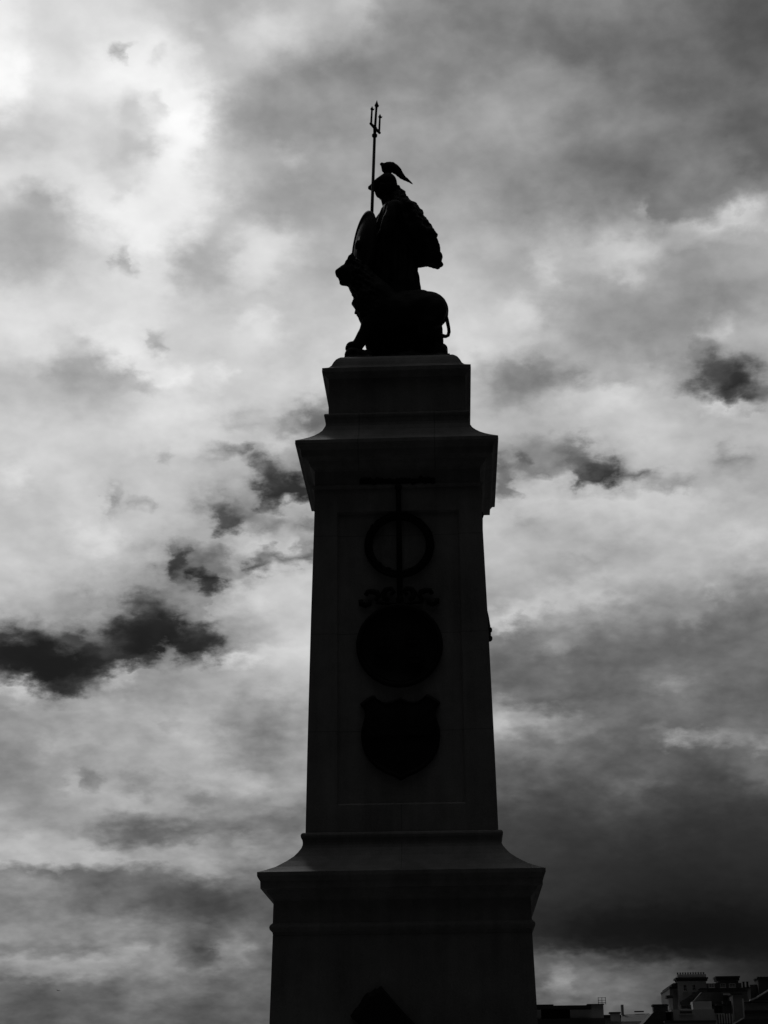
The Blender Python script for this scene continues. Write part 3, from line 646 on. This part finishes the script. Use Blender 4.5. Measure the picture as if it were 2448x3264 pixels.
# lion
YL = -.27
bm = bmesh.new()
capsule(bm, [(.455, YL, 12.765, .29, .25), (.15, YL, 12.72, .29, .24), (-.12, YL, 12.74, .31, .25), (-.28, YL, 12.80, .31, .25)], 20)   # trunk
capsule(bm, [(-.22, YL, 12.85, .30, .24), (-.36, YL, 13.05, .28, .24), (-.50, YL, 13.25, .22, .21), (-.56, YL, 13.36, .19, .19)], 18)  # neck
ball(bm, (-.60, YL, 13.42), (.17, .17, .19), 18)
ball(bm, (-.40, YL, 12.94), (.245, .26, .30), 18)                            # mane over the chest
ball(bm, (-.34, YL, 12.72), (.22, .24, .28), 18); ball(bm, (-.575, YL, 13.14), (.10, .16, .12), 14)
tube(bm, [(-.62, YL, 13.46, .14, .13), (-.72, YL, 13.44, .12, .11), (-.80, YL, 13.425, .095, .09), (-.86, YL, 13.425, .08, .075), (-.885, YL, 13.46, .03, .04)], 14)   # muzzle
tube(bm, [(-.62, YL, 13.31, .12, .10), (-.73, YL, 13.29, .085, .08), (-.805, YL, 13.275, .06, .06), (-.832, YL, 13.275, .04, .04)], 12)        # lower jaw
ball(bm, (-.69, YL, 13.54), (.07, .12, .08), 12); ball(bm, (-.785, YL, 13.35), (.075, .085, .09), 12); ball(bm, (-.60, YL, 13.28), (.10, .15, .12), 12)
capsule(bm, [(.10, YL+.05, 12.86, .24, .24), (.34, YL+.05, 12.86, .25, .24)], 16)                           # brow
for s in (-1, 1): ball(bm, (-.655, YL+.10*s, 13.59), (.055, .04, .065), 10); ball(bm, (-.735, YL+.075*s, 13.475), (.02, .02, .018), 8)
# front legs: near one reaching forward on the rock, far one upright
capsule(bm, [(-.30, YL-.10, 12.72, .15), (-.38, YL-.10, 12.55, .125), (-.455, YL-.10, 12.40, .105), (-.525, YL-.10, 12.27, .09), (-.57, YL-.10, 12.19, .085)])
ball(bm, (-.65, YL-.10, 12.18), (.085, .08, .075), 14); ball(bm, (-.70, YL-.10, 12.15), (.05, .075, .05), 12)
capsule(bm, [(-.25, YL+.12, 12.68, .14), (-.35, YL+.10, 12.42, .13), (-.355, YL+.10, 12.28, .115), (-.335, YL+.10, 12.1, .10), (-.335, YL+.10, 11.98, .10)]); ball(bm, (-.42, YL+.12, 11.97), (.10, .08, .06), 12)
# hind legs: haunch, knee, hock, foot
for s, dx_ in ((-1, 0), (1, -.16)):
    capsule(bm, [(.47+dx_, YL+.12*s, 12.72, .25, .13), (.46+dx_, YL+.14*s, 12.48, .19, .12), (.40+dx_, YL+.14*s, 12.32, .12, .09)])
    capsule(bm, [(.42+dx_, YL+.14*s, 12.38, .12, .08), (.575+dx_, YL+.14*s, 12.36, .115), (.595+dx_, YL+.14*s, 12.2, .065)])
    capsule(bm, [(.585+dx_, YL+.14*s, 12.2, .065), (.56+dx_, YL+.14*s, 11.98, .065)]); ball(bm, (.46+dx_, YL+.14*s, 11.97), (.10, .075, .055), 12)
def liond(c):
    m_ = min(1, max(0, (-.2-c.x)*4))*min(1, max(0, (c.z-12.5)*4))*(1 if c.x > -.66 else 0)
    return lnoise(c, 7, .012)+m_*(lnoise(c, 18, .03)+.008*math.sin(c.z*60+c.x*50))
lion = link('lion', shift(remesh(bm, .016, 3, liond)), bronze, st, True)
bm = bmesh.new()
tp = [(.62, YL, 12.78, .05), (.69, YL-.01, 12.70, .036), (.718, YL-.01, 12.60, .028), (.737, YL-.01, 12.49, .026), (.742, YL-.01, 12.42, .026), (.728, YL-.01, 12.365, .026), (.695, YL-.01, 12.35, .026), (.66, YL-.01, 12.355, .03), (.60, YL-.01, 12.37, .035)]
tube(bm, tp, 10)
for v_ in bm.verts: v_.co.z += OZ
obj('tail', bm, bronze, lion, True)
# rocky bronze base
bm = bmesh.new()
box(bm, -.74, .74, -.62, .62, 11.85, 11.93)
box(bm, -.70, .70, -.55, .58, 11.9, 11.97)
for c_, r_ in (((-.62, YL-.08, 12.03), (.16, .18, .12)), ((-.67, YL-.08, 12.08), (.09, .15, .09)), ((-.53, YL-.06, 12.03), (.09, .16, .10)), ((-.43, YL-.06, 12.02), (.12, .16, .10)), ((.63, YL, 12.08), (.10, .2, .13)), ((.45, YL+.05, 12.15), (.16, .2, .25)), ((.60, YL, 12.0), (.13, .2, .22)), ((.2, YL+.1, 12.0), (.35, .3, .14)), ((.1, .1, 12.1), (.45, .3, .25)), ((.56, 0, 12.1), (.1, .25, .35)), ((-.24, -.1, 12.02), (.15, .2, .2))): ball(bm, c_, r_, 12)
base = link('base', shift(remesh(bm, .02, 2, lambda c: lnoise(c, 9, .03) if c.z > 11.9 else 0)), bronze, st, True)

# ------------------------------------------------------------------ far terrace of houses on the right
CX, CY, CZ = 0.680879, -23.39797, 1.6
# elevation drawing of the terrace: u runs right, v runs down; y is the distance of the facade
def XU(u_, y=200): return CX+(27.35+(u_-1050)*.01759-CX)*(y-CY)/(200-CY)
def ZV(v_, y=200): return CZ+(16.44+(390-v_)*.01715-CZ)*(y-CY)/(200-CY)
def bx(bm, u0, u1, v0, v1, y0, y1):
    z0 = 0 if v1 is None else ZV(v1, y0)
    box(bm, XU(u0, y0), XU(u1, y0), y0, y1, z0, ZV(v0, y0))
def house(name, label): 
    return empty(name, (0, 0, 0), label, 'house', 'houses of the far terrace')
def P(name, mat, par, boxes):
    bm = bmesh.new()
    for b in boxes: bx(bm, *b)
    return obj(name, bm, mat, par)
def window(par, u0, u1, v0, v1, y, fm=None):
    """frame, dark pane and sill"""
    x0, x1, z0, z1 = XU(u0, y), XU(u1, y), ZV(v1, y), ZV(v0, y); t = min(.09, (x1-x0)*.12)
    bm = bmesh.new(); y0, y1 = y-.06, y-.01
    box(bm, x0, x1, y0, y1, z1-t, z1); box(bm, x0, x1, y0, y1, z0, z0+t); box(bm, x0, x0+t, y0, y1, z0+t, z1-t); box(bm, x1-t, x1, y0, y1, z0+t, z1-t); box(bm, (x0+x1)/2-t*.3, (x0+x1)/2+t*.3, y0+.01, y1, z0+t, z1-t)
    box(bm, x0+t, (x0+x1)/2-t*.3, y0+.01, y1, (z0+z1)/2-t*.3, (z0+z1)/2+t*.3); box(bm, (x0+x1)/2+t*.3, x1-t, y0+.01, y1, (z0+z1)/2-t*.3, (z0+z1)/2+t*.3)
    f = obj('window', bm, fm or white_paint, par)
    bm = bmesh.new(); box(bm, x0+t*.5, x1-t*.5, y-.035, y-.005, z0+t*.5, z1-t*.5); obj('pane', bm, glass, f)
    bm = bmesh.new(); box(bm, x0-.06, x1+.06, y-.14, y-.003, z0-.10, z0-.004); obj('sill', bm, stucco, f)
def street_windows(par, u0, u1, n, y, floors=4, top=570):
    # the storeys below, regular sash windows
    zt = ZV(top, y); s = zt/floors; w_ = (u1-u0)/n
    for fl in range(floors):
        zc_ = s*(fl+.5)
        for i in range(n):
            uc = u0+w_*(i+.5); vc = 390-(CZ+(zc_-CZ)*(200-CY)/(y-CY)-16.44)/.01715
            window(par, uc-w_*.22, uc+w_*.22, vc-55, vc+55, y)
def pots(par, u0, u1, n, v0, v1, y, yc):
    for i in range(n):
        x = XU(u0+(u1-u0)*(i+.5)/n, y); z0, z1 = ZV(v1, y), ZV(v0, y); r_ = (XU(u1, y)-XU(u0, y))/n*.30
        bm = bmesh.new(); tube(bm, [(x, yc, z0-.05, r_), (x, yc, z0+.04, r_*1.05), (x, yc, z1-.08, r_*.9), (x, yc, z1-.06, r_*1.3), (x, yc, z1, r_*1.3)], 10)
        obj('chimney_pot', bm, clay, par)
def wedge(bm, pts, y0, y1):
    prism(bm, [(XU(a, y0), ZV(b, y0)) for a, b in pts], y0, y1)

# A: long low flat-roofed building, dark glazed top storey
h = house('flat_roofed_building', 'low flat roofed building with dark glazed top storey and rooftop antenna frame')
P('wall', brick_dark, h, [(-60, 525, 522, None, 200, 214)])
P('top_storey', stucco, h, [(60, 92, 455, 522, 200.2, 212), (292, 440, 462, 522, 200.2, 212), (-55, 58, 455, 522, 200.2, 212)])
P('plant_room', stucco, h, [(440, 523, 428, 522, 200.15, 210)])
P('roof', tar, h, [(-70, 438, 432, 455, 199, 214.2), (-70, 180, 424, 432, 199.5, 214), (412, 530, 424, 428, 199.9, 210.3)])
P('glazing', glass, h, [(92.5, 291.5, 456, 521, 201, 211)])
street_windows(h, -40, 520, 8, 200, 3, 560)
bm = bmesh.new(); y = 204
for u_ in (490, 515, 540): tube(bm, [(XU(u_, y), y, ZV(428, y), .035), (XU(u_, y), y, ZV(380, y), .035)], 6)
for v_ in (383, 400, 416): tube(bm, [(XU(487, y), y, ZV(v_, y), .03), (XU(543, y), y, ZV(v_, y), .03)], 6)
obj('antenna_frame', bm, metal, h)
# B: small block with pale chimney
h = house('corner_house', 'small dark roofed house with a pale chimney between flat roofed building and slate roof')
P('wall', stucco, h, [(526, 640, 520, None, 201, 210)])
P('roof', tar, h, [(524, 642, 500, 520, 200.6, 210.4)])
c = P('chimney', stucco_pale, h, [(570, 634, 492, 545, 200.0, 200.95)])
P('chimney_cap', tar, c, [(562, 640, 481, 491, 199.9, 201.1)])
street_windows(h, 540, 630, 2, 201, 4, 560)
# C: distant pale slate roof
h = house('slate_roofed_house', 'distant house with long pale slate roof left of the dark chimney stack')
P('wall', stucco, h, [(600, 880, 545, None, 225, 236)])
bm = bmesh.new(); y = 225
pr = [(XU(590, y), y-.5, ZV(548, y)), (XU(890, y), y-.5, ZV(548, y)), (XU(860, y), y+5, ZV(478, y)), (XU(680, y), y+5, ZV(484, y)), (XU(590, y), y+11, ZV(548, y)), (XU(890, y), y+11, ZV(548, y))]
vv = [bm.verts.new(p) for p in pr]
for f in ((0, 1, 2, 3), (5, 4, 3, 2), (0, 3, 4), (1, 5, 2), (0, 4, 5, 1)): bm.faces.new([vv[i] for i in f])
obj('roof', bm, slate, h)
P('chimney', brick, h, [(646, 662, 432, 500, 229, 230)])
P('ridge_tiles', clay, h, [(735, 800, 476, 484, 229.9, 230.3)])
street_windows(h, 610, 870, 5, 225, 4, 570)
# D: gabled house with broad dark chimney stack
h = house('gabled_house', 'dark gabled house with a broad black chimney stack, left of the tall house')
bm = bmesh.new(); wedge(bm, [(780, 575), (866, 486), (1000, 486), (1000, 575)], 198, 208); obj('roof', bm, slate_dark, h)
P('wall', brick_dark, h, [(785, 995, 575, None, 198.2, 207.8)])
c = P('chimney', brick_dark, h, [(868, 966, 444, 490, 199, 200.5)]); P('chimney_cap', tar, c, [(861, 972, 432, 444, 198.9, 200.6)])
street_windows(h, 790, 990, 3, 198.2, 4, 585)
# F: tall house with stacked chimney
h = house('tall_house', 'tallest far house, wide gable end carrying a long row of chimney pots')
P('wall', stucco, h, [(1046, 1240, 275, None, 206, 218)])
P('side_wing', brick, h, [(985, 1045.5, 325, None, 207, 217)])
P('cornice', tar, h, [(1000, 1045, 296, 312, 206.5, 217), (985, 1045, 312, 325, 206.7, 217.3), (1012, 1045, 288, 296, 206.6, 217)])
P('parapet_wall', stucco_pale, h, [(975, 1002, 391, 470, 204, 205)])
P('parapet_coping', tar, h, [(960, 1004, 372, 391, 203.8, 205.2)])
c = P('chimney', stucco_pale, h, [(1045, 1243, 229, 250, 206, 208)])
P('chimney_cap', tar, c, [(1032, 1256, 250, 262, 205.7, 208.4), (1040, 1250, 262, 275, 205.85, 208.2)])
pots(h, 1045, 1242, 11, 212, 229, 206, 207)
bm = bmesh.new(); wedge(bm, [(1047, 420), (1195, 336), (1244, 336), (1244, 470), (1047, 470)], 203.5, 205.5); obj('roof', bm, slate, h)
window(h, 1080, 1105, 300, 345, 206); window(h, 1140, 1165, 300, 345, 206)
# G: attic house
h = house('attic_house', 'far house with dark attic window band, right of the long row of pots')
P('wall', brick, h, [(1244.5, 1520, 350, None, 205, 216)])
P('attic', brick_dark, h, [(1200, 1482, 293, 325, 209, 215)])
P('eaves', tar, h, [(1195, 1522, 326, 350, 204.4, 216.4)])
bm = bmesh.new()
for (a, b) in ((1215, 1240), (1262, 1296), (1330, 1372)): pass
for a, b in ((1212, 1238), (1255, 1295), (1335, 1372), (1395, 1440)): window(h, a, b, 296, 322, 209, stucco if a != 1255 else white_paint)
c = P('chimney', brick, h, [(1320, 1462, 275, 300, 209.5, 211.5)]); P('chimney_cap', tar, c, [(1306, 1476, 245, 256, 209.2, 211.8), (1312, 1470, 256, 275, 209.3, 211.7)])
bm = bmesh.new(); wedge(bm, [(1120, 440), (1205, 352), (1400, 352), (1412, 440)], 201.5, 204.3); obj('roof', bm, slate, h)
P('rooflight', white_paint, h, [(1352, 1398, 364, 375, 201.2, 201.45)])
# front low rendered house
h = house('rendered_house', 'pale rendered house with dark slot windows and stepped parapet in front of the tall house')
P('wall', stucco, h, [(988, 1298, 470, None, 199, 201.4)])
P('parapet', stucco_pale, h, [(1137, 1268, 416, 470, 199.2, 201.3)])
P('pilaster', stucco_pale, h, [(950, 987, 482, 541, 198.0, 199.4)])
P('roof', slate_dark, h, [(938, 1292, 545, 560, 195.5, 198.9)])
P('porch_wall', brick, h, [(945, 1286, 560, None, 195.7, 198.8)])
window(h, 1056, 1134, 441, 467, 200.9, tar); window(h, 1046, 1130, 481, 499, 199, brick_dark)
P('stair_head', brick_dark, h, [(1055, 1136, 438, 469.5, 201, 201.45)])
street_windows(h, 960, 1280, 5, 195.7, 4, 600)
# H: right hand group
h = house('shaded_house', 'dark narrow house with drainpipe right of the pale rendered house')
P('wall', brick_dark, h, [(1299, 1408, 436, None, 199.5, 201.4)])
P('tower_wall', brick, h, [(1408.5, 1478, 372, None, 198.5, 201.3)])
P('coping', tar, h, [(1405, 1482, 366, 372, 198.3, 201.4), (1345, 1407, 415, 436, 199.3, 201.3)])
P('drainpipe', white_paint, h, [(1412, 1416, 380, 545, 198.3, 198.45)])
P('quoin_wall', stucco_pale, h, [(1479, 1488, 400, 530, 198.4, 198.9)])
P('balustrade', stucco, h, [(1310+18*i, 1317+18*i, 500+3*(i % 2), 568, 197.8, 198.1) for i in range(6)])
window(h, 1282, 1340, 445, 500, 199, tar); street_windows(h, 1300, 1480, 2, 198.5, 4, 600)
h = house('end_house', 'rightmost far house with twin chimney pots, dark stack and long sloping roof')
P('wall', brick, h, [(1489, 1900, 415, None, 202, 214)])
P('string_course', tar, h, [(1489.5, 1900, 424, 430, 201.85, 201.99), (1489.5, 1900, 482, 500, 201.8, 201.99)])
bm = bmesh.new(); wedge(bm, [(1540, 414), (1585, 396), (1690, 335), (1900, 335), (1900, 414)], 202.2, 213.8); obj('roof', bm, slate_dark, h)
bm = bmesh.new(); wedge(bm, [(1530, 416), (1536, 406), (1583, 388), (1690, 326), (1692, 334), (1586, 397), (1544, 414)], 201.6, 202.15); obj('bargeboard', bm, stucco_pale, h)
P('stack_wall', brick_dark, h, [(1541, 1597, 306, 420, 207, 209)])
c = P('chimney', brick_dark, h, [(1598, 1690, 262, 400, 206, 209)]); P('chimney_cap', tar, c, [(1594, 1696, 254, 262, 205.8, 209.2)])
c2 = P('chimney', stucco, h, [(1493, 1540, 330, 416, 206.2, 208)]); P('chimney_cap', tar, c2, [(1490, 1543, 322, 330, 206.0, 208.2)])
pots(h, 1490, 1542, 2, 282, 322, 206.2, 207)
pots(h, 1600, 1690, 4, 246, 254, 206, 207.5)
bm = bmesh.new(); wedge(bm, [(1400, 580), (1482, 536), (1900, 536), (1900, 580)], 196.5, 201.5); obj('lower_roof', bm, slate_dark, h)
bm = bmesh.new(); wedge(bm, [(1395, 576), (1480, 528), (1483, 536), (1402, 580)], 196.2, 196.48); obj('roof_edge', bm, stucco_pale, h)
street_windows(h, 1500, 1900, 5, 202, 4, 640)

# ------------------------------------------------------------------ a gull far off to the left
bd = empty('bird', (0, 0, 0), 'tiny dark bird in flight low in the sky on the left', 'bird')
bm = bmesh.new()
tube(bm, [(-.16, 0, 0, .012), (-.10, 0, .0, .04), (0, 0, 0, .055), (.12, 0, 0, .04), (.2, 0, 0, .02), (.27, 0, 0, .03, .004)], 10); ball(bm, (-.17, 0, .015), (.035, .03, .03), 10)
body = obj('body', bm, feather, bd, True)
for s in (-1, 1):
    bm = bmesh.new(); pts = [(0, .03, .02, .09), (0, .25, .12, .07), (.04, .5, .08, .045), (.12, .72, .0, .01)]
    top = [bm.verts.new((x-c_, y*s, z_+.008)) for x, y, z_, c_ in pts]+[bm.verts.new((x+c_, y*s, z_+.008)) for x, y, z_, c_ in pts[::-1]]
    bot = [bm.verts.new((x-c_, y*s, z_-.004)) for x, y, z_, c_ in pts]+[bm.verts.new((x+c_, y*s, z_-.004)) for x, y, z_, c_ in pts[::-1]]
    bm.faces.new(top); bm.faces.new(bot[::-1])
    for i in range(8): bm.faces.new((top[i], bot[i], bot[(i+1) % 8], top[(i+1) % 8]))
    obj('wing', bm, feather, bd)
bd.location = (-77.7, 330, 27.9); bd.rotation_euler = (R(8), R(-5), R(60))
